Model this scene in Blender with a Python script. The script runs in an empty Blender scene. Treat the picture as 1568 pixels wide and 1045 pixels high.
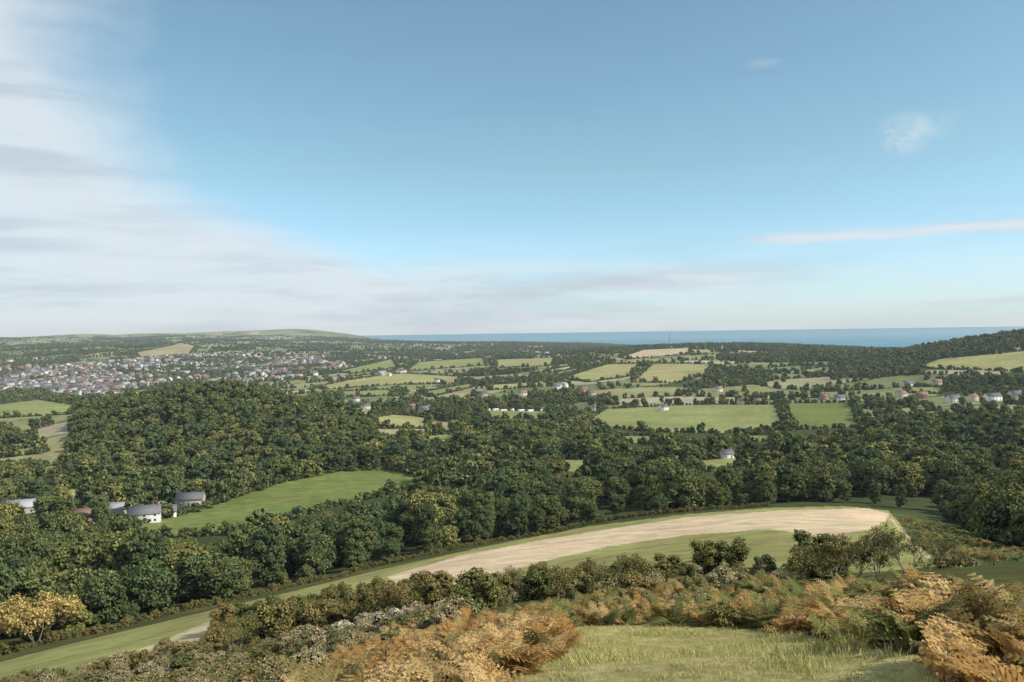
import bpy, math, random
import numpy as np
from mathutils import Matrix, Vector
random.seed(7); rng=np.random.default_rng(7)
scene=bpy.context.scene
scene.view_settings.view_transform='Standard'; scene.view_settings.look='None'; scene.view_settings.exposure=0
def link(o): scene.collection.objects.link(o); return o
# ------------------------------------------------------------ camera
F=1220.0
cam=bpy.data.cameras.new('camera'); cam.lens=28.0; cam.sensor_width=36; cam.clip_start=0.1; cam.clip_end=200000
camo=link(bpy.data.objects.new('camera',cam))
R=Matrix.Rotation(math.radians(90-0.68),3,'X')@Matrix.Rotation(math.radians(-0.82),3,'Z')
camo.matrix_world=R.to_4x4(); scene.camera=camo
Rn=np.array(R)
# ------------------------------------------------------------ terrain heights (camera eye = 0, sea = -160)
SEA=-160.0
COLS={
-350:[(3,-2.5),(12,-8),(30,-20),(50,-31),(80,-45),(115,-56),(200,-74),(300,-86),(540,-98),(900,-100),(1300,-108),(2000,-120),(2700,-104),(3500,-90),(4500,-50),(6000,-20),(8000,5),(14000,0)],
0:[(3,-2.5),(12,-7),(30,-16),(50,-25),(80,-36),(100,-42.5),(115,-47),(140,-55),(200,-70),(300,-84),(400,-91),(540,-97),(700,-100),(900,-100),(1100,-98),(1300,-112),(1600,-125),(2000,-128),(2700,-108),(3500,-80),(4300,-34),(5000,-70),(6000,-40),(8000,20),(14000,0)],
150:[(3,-2.5),(12,-6.8),(30,-15.5),(50,-24),(80,-34),(100,-39.7),(118,-44.5),(150,-56),(200,-69),(300,-84),(400,-90),(540,-95),(650,-90),(800,-78),(900,-86),(1100,-104),(1600,-123),(2000,-126),(2700,-105),(3400,-62),(4000,-20),(4700,-66),(6000,-35),(8000,8),(14000,0)],
330:[(3,-2.4),(12,-6.4),(30,-14.5),(50,-22.5),(80,-32),(100,-37.5),(130,-44.5),(160,-55),(200,-66),(270,-80),(330,-87),(400,-90),(500,-93),(560,-88),(650,-73),(760,-52),(850,-56),(1000,-88),(1300,-117),(1700,-122),(2200,-115),(3000,-98),(3800,-52),(4500,-85),(5500,-30),(6500,-60),(8000,5),(9500,44),(14000,0)],
500:[(3,-2.2),(12,-5.8),(30,-13),(50,-20),(80,-29.5),(110,-37),(145,-45.5),(180,-57),(230,-71),(300,-80),(400,-86),(520,-90),(600,-88),(700,-82),(800,-80),(950,-94),(1200,-110),(1600,-117),(2100,-112),(3000,-102),(4000,-72),(4600,-90),(5500,-38),(6300,-60),(7500,-20),(9500,82),(11000,40),(14000,-100)],
640:[(3,-2),(12,-5.3),(30,-12),(50,-18.2),(80,-27.5),(120,-38),(165,-48),(200,-57),(250,-70),(320,-80),(400,-84),(520,-90),(620,-92),(800,-94),(1000,-100),(1200,-107),(1500,-112),(2000,-107),(2800,-100),(4000,-93),(5500,-66),(7500,-86),(9000,-175),(14000,-175)],
784:[(3,-2),(12,-5.1),(20,-7.8),(30,-10.9),(50,-17),(80,-25.5),(135,-40.6),(190,-50.6),(230,-62),(300,-78),(400,-85),(600,-92),(900,-98),(1100,-105),(1500,-103),(2000,-95),(2800,-92),(4000,-92),(5500,-84),(7000,-96),(8500,-175),(14000,-175)],
900:[(3,-2),(12,-5),(20,-7.9),(30,-11),(50,-17),(80,-24.5),(130,-37),(150,-42.3),(210,-52),(260,-64),(320,-76),(420,-84),(540,-88),(650,-92),(800,-96),(1000,-102),(1200,-102),(1500,-98),(1900,-88),(2400,-74),(3000,-80),(4000,-92),(5500,-96),(7000,-105),(8500,-175),(14000,-175)],
1050:[(3,-2),(12,-4.9),(30,-11),(50,-16.8),(80,-24.5),(120,-33.5),(165,-43.5),(230,-54),(280,-64),(340,-75),(420,-82),(540,-86),(650,-92),(800,-97),(1000,-100),(1200,-100),(1500,-95),(1900,-80),(2400,-60),(3000,-55),(3600,-68),(4500,-120),(5500,-175),(14000,-175)],
1200:[(3,-2),(12,-4.9),(30,-10.7),(50,-16.5),(80,-23.5),(120,-31.5),(160,-40),(240,-54.5),(300,-68),(360,-76),(450,-82),(600,-88),(800,-94),(1000,-98),(1200,-97),(1500,-90),(1900,-74),(2400,-69),(3000,-70),(3600,-86),(4500,-130),(5500,-175),(14000,-175)],
1350:[(3,-2),(12,-4.7),(30,-10.4),(50,-15.5),(80,-22.5),(120,-32),(170,-42),(225,-52),(280,-66),(350,-76),(450,-82),(600,-88),(800,-92),(1000,-95),(1200,-94),(1500,-80),(1800,-66),(2300,-78),(3000,-92),(4000,-130),(5500,-175),(14000,-175)],
1500:[(3,-2),(12,-4.6),(30,-10),(50,-15),(80,-22.5),(120,-34),(150,-41),(180,-50),(230,-64),(300,-74),(400,-80),(600,-85),(800,-88),(1000,-88),(1200,-75),(1400,-50),(1600,-29),(1800,-32),(2500,-80),(4000,-140),(5500,-175),(14000,-175)],
1700:[(3,-2),(12,-4.5),(30,-9.7),(50,-15),(80,-23),(120,-35),(150,-44),(230,-64),(400,-78),(800,-82),(1000,-75),(1200,-50),(1400,-20),(1600,0),(2000,0),(4000,-100),(6000,-175),(14000,-175)],
2000:[(3,-2),(12,-4.5),(30,-9.7),(50,-16),(80,-25),(150,-46),(230,-62),(400,-76),(800,-78),(1200,-40),(1600,10),(2000,20),(4000,-100),(6000,-175),(14000,-175)]}
cu=np.array([(k-784)/F for k in sorted(COLS)])
LG=np.linspace(math.log(3),math.log(14000),520)
tab=np.array([np.interp(LG,[math.log(a) for a,_ in COLS[k]],[b for _,b in COLS[k]]) for k in sorted(COLS)])
UG=np.linspace(cu[0],cu[-1],360)
T=np.array([np.interp(UG,cu,tab[:,j]) for j in range(len(LG))]).T   # [u,l]
def gb(A,s,ax):
    k=np.exp(-0.5*(np.arange(-4*s,4*s+1)/s)**2); k/=k.sum(); n=len(k)//2
    P=np.pad(A,[(n,n) if i==ax else (0,0) for i in (0,1)],mode='edge')
    return np.apply_along_axis(lambda v:np.convolve(v,k,'valid'),ax,P)
T=gb(T,8,0); T=gb(T,2,1)
ws=[(rng.normal(size=2),rng.uniform(0,6.28)) for _ in range(14)]
def noise2(x,y,L):
    s=0
    for i,(w,p) in enumerate(ws):
        w=w/np.linalg.norm(w); l=L*(0.5+1.1*(i/13))
        s=s+np.sin((x*w[0]+y*w[1])*6.283/l+p+1.3*np.sin((x*w[1]-y*w[0])*6.283/(l*1.7)+p*2))
    return s/5.0
def height(x,y):
    x=np.asarray(x,float); y=np.asarray(y,float)
    yy=np.maximum(y,3.0); u=np.clip(x/yy,UG[0],UG[-1]-1e-6)
    fu=(u-UG[0])/(UG[1]-UG[0]); iu=np.clip(fu.astype(int),0,len(UG)-2); fu=fu-iu
    fl=(np.log(np.clip(yy,3,13999))-LG[0])/(LG[1]-LG[0]); il=np.clip(fl.astype(int),0,len(LG)-2); fl=fl-il
    z=(T[iu,il]*(1-fu)+T[iu+1,il]*fu)*(1-fl)+(T[iu,il+1]*(1-fu)+T[iu+1,il+1]*fu)*fl
    z=z+np.where(y<3,(3-y)*0.22,0)
    a=np.clip((yy-1200)/2500,0,1)*(4+np.clip((-.15-u)*5,0,1)*np.clip((yy-2500)/2000,0,1)*15)
    return z+a*noise2(x,y,1500)*np.clip((yy-900)/600,0,1)+np.clip((yy-15)/60,0,1)*0.35*noise2(x,y,45)*np.clip((900-yy)/400,0,1)
def proj(x,y,z):
    v=np.stack([x,y,z],-1)@Rn   # R^T v
    d=-v[...,2]
    return 784+F*v[...,0]/d, 522.5-F*v[...,1]/d
YM=np.exp(np.linspace(math.log(4),math.log(13500),2600))
def sight(px,py,ymin=4):
    """a bearing taken from the hilltop, resected onto the ground surface"""
    d=Rn@np.array([(px-784)/F,-(py-522.5)/F,-1.0]); u=d[0]/d[1]; v=d[2]/d[1]
    Y=YM[YM>=ymin]; g=height(u*Y,Y); hit=np.nonzero(g>=v*Y)[0]
    Yh=Y[hit[0]] if len(hit) else Y[-1]
    return (u*Yh,Yh)
def gpoly(pts,ymin=4,sub=6):
    out=[]
    for i in range(len(pts)):
        a=pts[i]; b=pts[(i+1)%len(pts)]
        for k in range(sub):
            t=k/sub; out.append(sight(a[0]*(1-t)+b[0]*t,a[1]*(1-t)+b[1]*t,ymin))
    return np.array(out)
def inside(P,x,y):
    r=np.zeros(x.shape,bool); n=len(P); m=(x>=P[:,0].min())&(x<=P[:,0].max())&(y>=P[:,1].min())&(y<=P[:,1].max())
    xs=x[m]; ys=y[m]; q=np.zeros(xs.shape,bool)
    for i in range(n):
        x1,y1=P[i]; x2,y2=P[(i+1)%n]
        if y1==y2: continue
        c=((y1>ys)!=(y2>ys))&(xs<(x2-x1)*(ys-y1)/(y2-y1)+x1); q^=c
    r[m]=q; return r
# ------------------------------------------------------------ fields
GRN=(.15,.175,.055); GR2=(.225,.24,.095); YEL=(.29,.275,.12); TAN=(.43,.35,.23); OLV=(.27,.255,.10)
FIELDS=[ # colour, min distance, outline
(OLV,60,[(-60,1040),(0,1014),(120,984),(240,955),(345,930),(440,908),(560,878),(640,860),(760,834),(900,807),(1050,788),(1180,778),(1300,776),(1362,783),(1380,805),(1400,832),(1440,860),(1440,885),(1200,870),(1000,870),(850,885),(700,925),(560,950),(330,990),(230,1020),(100,1060),(-60,1080)]),
((.54,.415,.27),60,[(590,884),(700,853),(820,829),(930,811),(1050,793),(1200,782),(1330,779),(1362,787),(1355,800),(1330,812),(1260,822),(1180,811),(1050,820),(930,838),(850,856),(790,872),(740,890),(690,906),(650,915)]),
((.44,.36,.22),60,[(170,1012),(240,985),(330,948),(400,935),(380,965),(300,1000),(250,1030)]),
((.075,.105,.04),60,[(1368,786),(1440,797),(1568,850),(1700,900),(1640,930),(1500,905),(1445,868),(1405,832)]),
((.48,.38,.26),60,[(1362,795),(1365,795),(1406,836),(1446,872),(1443,874),(1402,839)]),
(GRN,300,[(205,824),(200,806),(300,785),(350,765),(430,740),(520,722),(600,720),(650,730),(645,750),(560,765),(500,780),(430,800),(385,818),(300,822)]),
(GR2,350,[(850,704),(930,704),(922,726),(860,733)]),
(GR2,350,[(1055,708),(1120,698),(1190,702),(1120,724),(1065,722)]),
(GR2,600,[(895,648),(925,627),(1060,620),(1190,620),(1205,657),(1100,664),(1000,662),(925,655)]),
(GRN,600,[(1200,618),(1305,617),(1320,655),(1215,659)]),
(YEL,600,[(570,640),(600,635),(660,640),(655,657),(580,657)]),
(YEL,600,[(515,624),(575,626),(575,638),(530,636)]),
(GR2,600,[(740,628),(840,630),(840,642),(745,641)]),
(YEL,1000,[(860,580),(930,558),(980,557),(965,577),(900,586)]),
((.29,.265,.12),1000,[(968,586),(1000,557),(1090,558),(1080,575),(1040,587)]),
(TAN,1500,[(950,548),(985,536),(1058,533),(1055,543),(965,551)]),
(TAN,1200,[(835,568),(880,560),(890,563),(845,572)]),
(YEL,900,[(480,594),(560,577),(620,572),(705,577),(700,588),(600,590),(500,597)]),
(GR2,900,[(520,600),(600,597),(600,607),(525,608)]),
(GR2,900,[(640,602),(720,588),(730,592),(660,609)]),
(GR2,1200,[(515,570),(600,550),(610,563),(540,573)]),
(GR2,1200,[(640,555),(740,548),(745,560),(620,569)]),
(YEL,1200,[(760,551),(850,548),(845,560),(760,564)]),
(TAN,1200,[(535,578),(570,573),(572,577),(540,582)]),
(YEL,900,[(1405,562),(1440,550),(1568,538),(1650,530),(1650,566),(1568,570),(1500,567),(1430,566)]),
(GR2,700,[(-20,622),(60,612),(122,622),(110,635),(-20,642)]),
(TAN,2000,[(178,560),(212,546),(225,553),(190,564)]),
((.30,.26,.15),2500,[(205,541),(280,526),(300,530),(290,543),(215,548)]),
(GR2,400,[(945,668),(1005,668),(1005,681),(950,678)]),
((.40,.37,.33),500,[(862,622),(869,625),(857,643),(846,643)]),
(YEL,350,[(90,752),(150,745),(160,757),(95,766)]),
(GR2,350,[(0,690),(60,684),(70,694),(0,702)]),
(GR2,500,[(1390,592),(1450,594),(1440,604),(1390,602)]),
(GR2,350,[(640,668),(700,664),(705,676),(650,680)]),
(TAN,900,[(425,601),(478,597),(480,602),(430,606)]),
(YEL,900,[(745,590),(815,586),(812,594),(750,598)]),
(GR2,500,[(1130,668),(1185,666),(1180,676),(1135,678)]),
(GR2,350,[(60,716),(110,712),(112,722),(62,727)]),
]
FW=[(np.array(c),gpoly(p,m),p) for c,m,p in FIELDS]
def h2(i,j,k):
    v=np.sin(i*127.1+j*311.7+k*74.7)*43758.5453; return v-np.floor(v)
CELL=170.0
def patch(x,y):
    a=0.5; X=(x*math.cos(a)+y*math.sin(a))/CELL; Y=(-x*math.sin(a)+y*math.cos(a))/(CELL*0.8)
    X=X+0.12*np.sin(Y*3.1); Y=Y+0.12*np.sin(X*2.7)
    I=np.floor(X);J=np.floor(Y); d1=np.full(x.shape,9e9); d2=d1.copy(); ci=np.zeros(x.shape)
    for di in(-1,0,1):
        for dj in(-1,0,1):
            i=I+di;j=J+dj; sx=i+.15+.7*h2(i,j,1); sy=j+.15+.7*h2(i,j,2)
            d=np.hypot(X-sx,Y-sy); id_=h2(i,j,3)
            nw=d<d1; d2=np.where(nw,d1,np.minimum(d2,d)); ci=np.where(nw,id_,ci); d1=np.where(nw,d,d1)
    return ci,(d2-d1)*CELL
PAL=np.array([(.16,.18,.08),(.20,.21,.095),(.25,.24,.12),(.13,.155,.065),(.34,.30,.20),(.18,.195,.09),(.065,.085,.035),(.22,.225,.105),(.065,.085,.035),(.27,.25,.14)])
def farmzone(x,y):
    u=x/np.maximum(y,1)
    hill=(u>-.56)&(u<-.17)
    return np.where(hill,y>960,np.where(u<-.56,y>560,y>760+60*np.sin(u*9)))&(y>500)
# ------------------------------------------------------------ terrain mesh
uu=np.concatenate([np.linspace(-1.5,-.75,50)[:-1],np.linspace(-.75,.75,900),np.linspace(.75,1.5,50)[1:]])
yr=np.concatenate([np.linspace(-45,4,60)[:-1],np.exp(np.linspace(math.log(4),math.log(14500),900))])
Ug,Yg=np.meshgrid(uu,yr); Xg=Ug*(Yg+50); 
x=Xg.ravel(); y=Yg.ravel(); z=height(x,y)
col=np.zeros((len(x),4)); col[:,3]=1
ci,e=patch(x,y)
col[:,:3]=np.array([.06,.072,.03])
far=farmzone(x,y)
col[far,:3]=PAL[(ci[far]*9.99).astype(int)]
hed=far&(e<7); col[hed,:3]=(.05,.065,.026)
near=y<230; nn=noise2(x,y,23)
col[near,:3]=np.array([.095,.095,.038])+np.clip(nn[near],-1,1)[:,None]*np.array([.02,.01,.005])
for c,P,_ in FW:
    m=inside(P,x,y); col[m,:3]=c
GRASS=gpoly([(868,962),(1000,957),(1150,966),(1300,986),(1400,1006),(1450,1050),(1500,1200),(650,1200),(760,1045),(860,1000)],4)
m=inside(GRASS,x,y); col[m,:3]=(.40,.36,.15)
nr,nc=Ug.shape
idx=np.arange(nr*nc).reshape(nr,nc)
quads=np.stack([idx[:-1,:-1],idx[:-1,1:],idx[1:,1:],idx[1:,:-1]],-1).reshape(-1,4)
def np_mesh(name,V,Fc,k=4,mi=None,smooth=False):
    me=bpy.data.meshes.new(name); V=np.asarray(V,np.float32); Fc=np.asarray(Fc,np.int32)
    me.vertices.add(len(V)); me.vertices.foreach_set('co',V.ravel())
    me.loops.add(Fc.size); me.loops.foreach_set('vertex_index',Fc.ravel())
    me.polygons.add(len(Fc)); me.polygons.foreach_set('loop_start',np.arange(0,Fc.size,k,dtype=np.int32))
    if mi is not None: me.polygons.foreach_set('material_index',np.asarray(mi,np.int32))
    me.polygons.foreach_set('use_smooth',np.full(len(Fc),smooth))
    me.update(calc_edges=True); return me
tm=np_mesh('terrain',np.stack([x,y,z],-1),quads,4,None,True)
ca=tm.color_attributes.new('Col','FLOAT_COLOR','POINT'); ca.data.foreach_set('color',col.astype(np.float32).ravel())
terrain=link(bpy.data.objects.new('terrain',tm))
# ------------------------------------------------------------ materials
def newmat(n):
    m=bpy.data.materials.new(n); m.use_nodes=True; nt=m.node_tree; nt.nodes.clear(); return m,nt
def N(nt,t,**k):
    n=nt.nodes.new(t)
    for a,b in k.items(): setattr(n,a,b)
    return n
def mth(nt,op,a,b=None,c=None,clamp=False):
    n=N(nt,'ShaderNodeMath',operation=op); n.use_clamp=clamp
    for i,v in enumerate((a,b,c)):
        if v is None: continue
        if isinstance(v,(int,float)): n.inputs[i].default_value=v
        else: nt.links.new(v,n.inputs[i])
    return n.outputs[0]
def noise(nt,vec,scale,detail=4,rough=.55):
    n=N(nt,'ShaderNodeTexNoise'); n.inputs['Scale'].default_value=scale; n.inputs['Detail'].default_value=detail; n.inputs['Roughness'].default_value=rough
    if vec is not None: nt.links.new(vec,n.inputs['Vector'])
    return n.outputs['Fac']
def mr(nt,v,a,b,c,d,smooth=False):
    n=N(nt,'ShaderNodeMapRange'); 
    if smooth: n.interpolation_type='SMOOTHSTEP'
    nt.links.new(v,n.inputs[0])
    for i,q in enumerate((a,b,c,d)): n.inputs[i+1].default_value=q
    return n.outputs[0]
def mulcol(nt,c,f):
    n=N(nt,'ShaderNodeVectorMath',operation='SCALE'); nt.links.new(c,n.inputs[0]); nt.links.new(f,n.inputs['Scale']); return n.outputs[0]
def principled(nt,rough=.9,spec=.1):
    p=N(nt,'ShaderNodeBsdfPrincipled'); p.inputs['Roughness'].default_value=rough; p.inputs['Specular IOR Level'].default_value=spec
    o=N(nt,'ShaderNodeOutputMaterial'); nt.links.new(p.outputs[0],o.inputs[0]); return p
m,nt=newmat('grassland'); p=principled(nt,1,.0)
at=N(nt,'ShaderNodeAttribute',attribute_name='Col'); g=N(nt,'ShaderNodeNewGeometry'); pos=g.outputs['Position']
f1=mr(nt,noise(nt,pos,.012,5),.3,.7,.82,1.18); f2=mr(nt,noise(nt,pos,.15,6,.65),.3,.7,.75,1.25); f3=mr(nt,noise(nt,pos,3.0,5,.7),.25,.75,.7,1.3)
# faint mowing lines
mp=N(nt,'ShaderNodeMapping'); mp.inputs['Rotation'].default_value=(0,0,.35); mp.inputs['Scale'].default_value=(.02,.45,0); nt.links.new(pos,mp.inputs[0])
f4=mr(nt,noise(nt,mp.outputs[0],1,3,.6),.35,.65,.88,1.12)
ff=mth(nt,'MULTIPLY',mth(nt,'MULTIPLY',mth(nt,'MULTIPLY',f1,f2),f3),f4)
c=mulcol(nt,at.outputs['Color'],ff)
hs=N(nt,'ShaderNodeHueSaturation'); nt.links.new(c,hs.inputs['Color']); nt.links.new(mr(nt,noise(nt,pos,.04,4),.3,.7,.48,.52),hs.inputs['Hue'])
nt.links.new(hs.outputs[0],p.inputs['Base Color'])
bp=N(nt,'ShaderNodeBump'); bp.inputs['Strength'].default_value=.6; bp.inputs['Distance'].default_value=.15; nt.links.new(noise(nt,pos,2.5,6,.7),bp.inputs['Height']); nt.links.new(bp.outputs[0],p.inputs['Normal'])
tm.materials.append(m)
def leafmat(name,cols,dark=1.0,trans=0):
    m,nt=newmat(name); oi=N(nt,'ShaderNodeObjectInfo'); g=N(nt,'ShaderNodeNewGeometry')
    cr=N(nt,'ShaderNodeValToRGB'); cr.color_ramp.interpolation='LINEAR'
    el=cr.color_ramp.elements
    while len(el)<len(cols): el.new(.5)
    for i,cc in enumerate(cols):
        el[i].position=i/(len(cols)-1); el[i].color=(cc[0]*dark,cc[1]*dark,cc[2]*dark,1)
    v=mth(nt,'ADD',mth(nt,'MULTIPLY',oi.outputs['Random'],.82),mth(nt,'MULTIPLY',g.outputs['Random Per Island'],.18))
    nt.links.new(v,cr.inputs[0])
    c=mulcol(nt,cr.outputs[0],mr(nt,g.outputs['Random Per Island'],0,1,.6,1.45))
    d=N(nt,'ShaderNodeBsdfDiffuse'); nt.links.new(c,d.inputs[0])
    o=N(nt,'ShaderNodeOutputMaterial')
    if trans>0:
        t=N(nt,'ShaderNodeBsdfTranslucent'); nt.links.new(c,t.inputs[0])
        mx=N(nt,'ShaderNodeMixShader'); mx.inputs[0].default_value=trans; nt.links.new(d.outputs[0],mx.inputs[1]); nt.links.new(t.outputs[0],mx.inputs[2]); nt.links.new(mx.outputs[0],o.inputs[0])
    else: nt.links.new(d.outputs[0],o.inputs[0])
    return m
def plain(name,c,rough=.85,spec=.2,ns=1.5,amp=.2):
    m,nt=newmat(name); p=principled(nt,rough,spec); g=N(nt,'ShaderNodeTexCoord')
    rgb=N(nt,'ShaderNodeRGB'); rgb.outputs[0].default_value=(*c,1)
    oi=N(nt,'ShaderNodeObjectInfo')
    f=mth(nt,'MULTIPLY',mr(nt,noise(nt,g.outputs['Object'],ns,5,.6),.3,.7,1-amp,1+amp),mr(nt,oi.outputs['Random'],0,1,.82,1.15))
    nt.links.new(mulcol(nt,rgb.outputs[0],f),p.inputs['Base Color']); return m
DG=(.062,.090,.042); MG=(.115,.142,.050); OL=(.19,.185,.058); YG=(.28,.25,.075); RB=(.23,.165,.068)
M_oak=leafmat('oak_foliage',[DG,MG,(.075,.105,.048),OL,DG,(.155,.165,.055),YG,DG,MG,RB])
M_ash=leafmat('ash_foliage',[DG,(.09,.12,.053),OL,DG,(.14,.16,.056),MG])
M_dark=leafmat('crown_inner_shade',[(.018,.028,.013),(.025,.034,.014),(.032,.036,.014)],1,0)  # darkened leaf colour for lobe cores, painting in the shade inside crowns
M_haw=leafmat('hawthorn_foliage',[(.10,.12,.042),(.18,.165,.058),(.26,.19,.072),(.12,.14,.048),(.22,.17,.062)])
M_brm=leafmat('bramble_foliage',[(.18,.18,.07),(.30,.235,.11),(.13,.15,.055),(.38,.31,.18),(.24,.21,.08)])
M_silv=leafmat('seedhead_foliage',[(.58,.48,.37),(.42,.35,.26),(.66,.58,.47)])
M_aut=leafmat('autumn_foliage',[(.46,.34,.12),(.36,.29,.10)])
M_brkO=leafmat('bracken_rust',[(.48,.25,.085),(.32,.19,.065),(.56,.38,.17),(.16,.15,.05),(.46,.21,.075)],1,.3)
M_brkG=leafmat('bracken_green',[(.13,.165,.05),(.22,.205,.07),(.10,.13,.045),(.44,.26,.09),(.15,.17,.05)],1,.3)
M_grs=leafmat('grass_blades',[(.40,.38,.14),(.50,.43,.18),(.34,.35,.12),(.56,.48,.25)],1,.3)
M_bark=plain('bark',(.10,.08,.06),1,0); M_twig=plain('twig',(.26,.21,.15),1,0)
# ------------------------------------------------------------ plants
def ico(sub=1):
    import bmesh
    bm=bmesh.new(); bmesh.ops.create_icosphere(bm,subdivisions=sub,radius=1); V=np.array([v.co[:] for v in bm.verts]); Fc=np.array([[v.index for v in f.verts] for f in bm.faces]); bm.free(); return V,Fc
IV,IF=ico(2)
class Geo:
    def __init__(s): s.V=[];s.F=[];s.M=[];s.n=0
    def add(s,V,Fc,mi):
        Fc=np.asarray(Fc)+s.n
        if Fc.shape[1]==3: Fc=np.concatenate([Fc,Fc[:,2:3]],1)
        s.V.append(V); s.F.append(Fc); s.M.append(np.full(len(Fc),mi)); s.n+=len(V)
    def tube(s,a,b,ra,rb,mi,k=5):
        a=np.array(a,float);b=np.array(b,float); d=b-a; d/=np.linalg.norm(d)+1e-9
        t=np.cross(d,[0.3,.5,.81]); t/=np.linalg.norm(t); w=np.cross(d,t); an=np.arange(k)*2*np.pi/k
        ring=np.cos(an)[:,None]*t+np.sin(an)[:,None]*w
        V=np.concatenate([a+ring*ra,b+ring*rb]); i=np.arange(k); j=(i+1)%k
        s.add(V,np.stack([i,j,j+k,i+k],-1),mi)
    def mesh(s,name,mats):
        V=np.concatenate(s.V);Fc=np.concatenate(s.F);M=np.concatenate(s.M)
        me=bpy.data.meshes.new(name)
        tri=Fc[:,2]==Fc[:,3]
        order=np.concatenate([np.nonzero(~tri)[0],np.nonzero(tri)[0]])
        loops=np.concatenate([Fc[~tri].ravel(),Fc[tri][:,:3].ravel()]).astype(np.int32)
        sizes=np.concatenate([np.full((~tri).sum(),4),np.full(tri.sum(),3)]); st=np.concatenate([[0],np.cumsum(sizes)[:-1]]).astype(np.int32)
        me.vertices.add(len(V)); me.vertices.foreach_set('co',V.astype(np.float32).ravel())
        me.loops.add(len(loops)); me.loops.foreach_set('vertex_index',loops)
        me.polygons.add(len(sizes)); me.polygons.foreach_set('loop_start',st); me.polygons.foreach_set('material_index',M[order].astype(np.int32))
        me.update(calc_edges=True)
        for q in mats: me.materials.append(q)
        return me
def leaves(g,P,Nn,size,r,mi,asp=.65):
    n=len(P); Nn=Nn/np.linalg.norm(Nn,axis=1)[:,None]; a=r.normal(size=(n,3)); t=np.cross(Nn,a); t/=np.linalg.norm(t,axis=1)[:,None]; b=np.cross(Nn,t)
    s=size*r.uniform(.55,1.35,n)[:,None]; t=t*s; b=b*s*asp
    V=np.stack([P-t,P-b*.9+t*.1,P+t,P+b],1).reshape(-1,3); g.add(V,np.arange(4*n).reshape(n,4),mi)
def tree(name,seed,H,W,nl,ls,mats,nlobe=16,low=.28,trunk=True,shape='round',core=.8):
    r=np.random.default_rng(seed); g=Geo(); lobes=[]
    for i in range(nlobe):
        t=(i+.5)/nlobe; zz=low+(.92-low)*t
        if shape=='round': rad=math.sqrt(max(0,1-((zz-.5)/.56)**2))
        elif shape=='cone': rad=1.0*(1-zz)+.12
        else: rad=.9*math.sqrt(max(0,1-((zz-.5)/.52)**2))
        a=i*2.4+r.uniform(-.5,.5); q=rad*W*.5*r.uniform(.35,.85)
        lr=W*r.uniform(.12,.24)*(1 if shape!='cone' else .75)
        lobes.append((np.array([math.cos(a)*q,math.sin(a)*q,zz*H-lr*.2]),lr))
    lobes.append((np.array([0,0,H*(low+.35)]),W*.26))
    C=np.array([l[0] for l in lobes]); Rr=np.array([l[1] for l in lobes]); w=Rr**2; w/=w.sum()
    k=r.choice(len(C),nl,p=w); d=r.normal(size=(nl,3)); d/=np.linalg.norm(d,axis=1)[:,None]; d[:,2]=np.where(d[:,2]<-.35,-d[:,2],d[:,2])
    lump=1+.16*np.sin(d[:,0]*7+k)*np.sin(d[:,1]*6+k*2)+.12*np.sin(d[:,2]*9+k)
    P=C[k]+d*(Rr[k]*lump*r.uniform(.8,1.15,nl))[:,None]*np.array([1,1,.85])
    D=np.linalg.norm(P[:,None]-C[None],axis=2)/Rr[None]; ok=(D.min(1)>.76)
    P=P[ok];d=d[ok]
    leaves(g,P,d+r.normal(size=d.shape)*.5,ls,r,0)
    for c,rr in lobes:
        V=IV*(1+.12*r.normal(size=(len(IV),1)))*rr*core*np.array([1,1,.85])+c; g.add(V,IF,1)  # solid lobe cores, coloured dark as crown shade behind the leaves
    if trunk:
        top=np.array([r.uniform(-.3,.3),r.uniform(-.3,.3),H*.42]); R0=H*.028
        g.tube([0,0,-1.0],top,R0,R0*.6,2,7); g.tube(top,[0,0,H*.75],R0*.6,R0*.2,2,5)
        for c,rr in lobes[::2]: g.tube(top*np.array([1,1,r.uniform(.6,1)]),c,R0*.4,R0*.1,2,4)
    return g.mesh(name,mats)
def twig(name,seed,H,leafm,nleaf=900,ls=.12,spread=.7):
    r=np.random.default_rng(seed); g=Geo(); tips=[]
    def rec(p,d,L,R0,dep):
        q=p+d*L; g.tube(p,q,R0,R0*.65,1,4 if dep<2 else 3)
        if dep>=5: tips.append((p,q)); return
        if dep>=3: tips.append((p,q))
        for i in range(3 if dep<4 else 2):
            nd=d+r.normal(size=3)*spread*.6; nd[2]=abs(nd[2])*.8+.15; nd/=np.linalg.norm(nd); rec(q,nd,L*r.uniform(.6,.85),R0*.6,dep+1)
    for i in range(4):
        d=np.array([r.normal()*.4,r.normal()*.4,1]); d/=np.linalg.norm(d); rec(np.array([0,0,-.3]),d,H*.27,H*.014,0)
    k=r.integers(0,len(tips),nleaf); t=r.uniform(0,1,nleaf)[:,None]; A=np.array([a for a,_ in tips])[k];B=np.array([b for _,b in tips])[k]
    leaves(g,A*(1-t)+B*t+r.normal(size=(nleaf,3))*.12*H/5,r.normal(size=(nleaf,3))+[0,0,.6],ls,r,0)
    return g.mesh(name,[leafm,M_twig])
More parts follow.
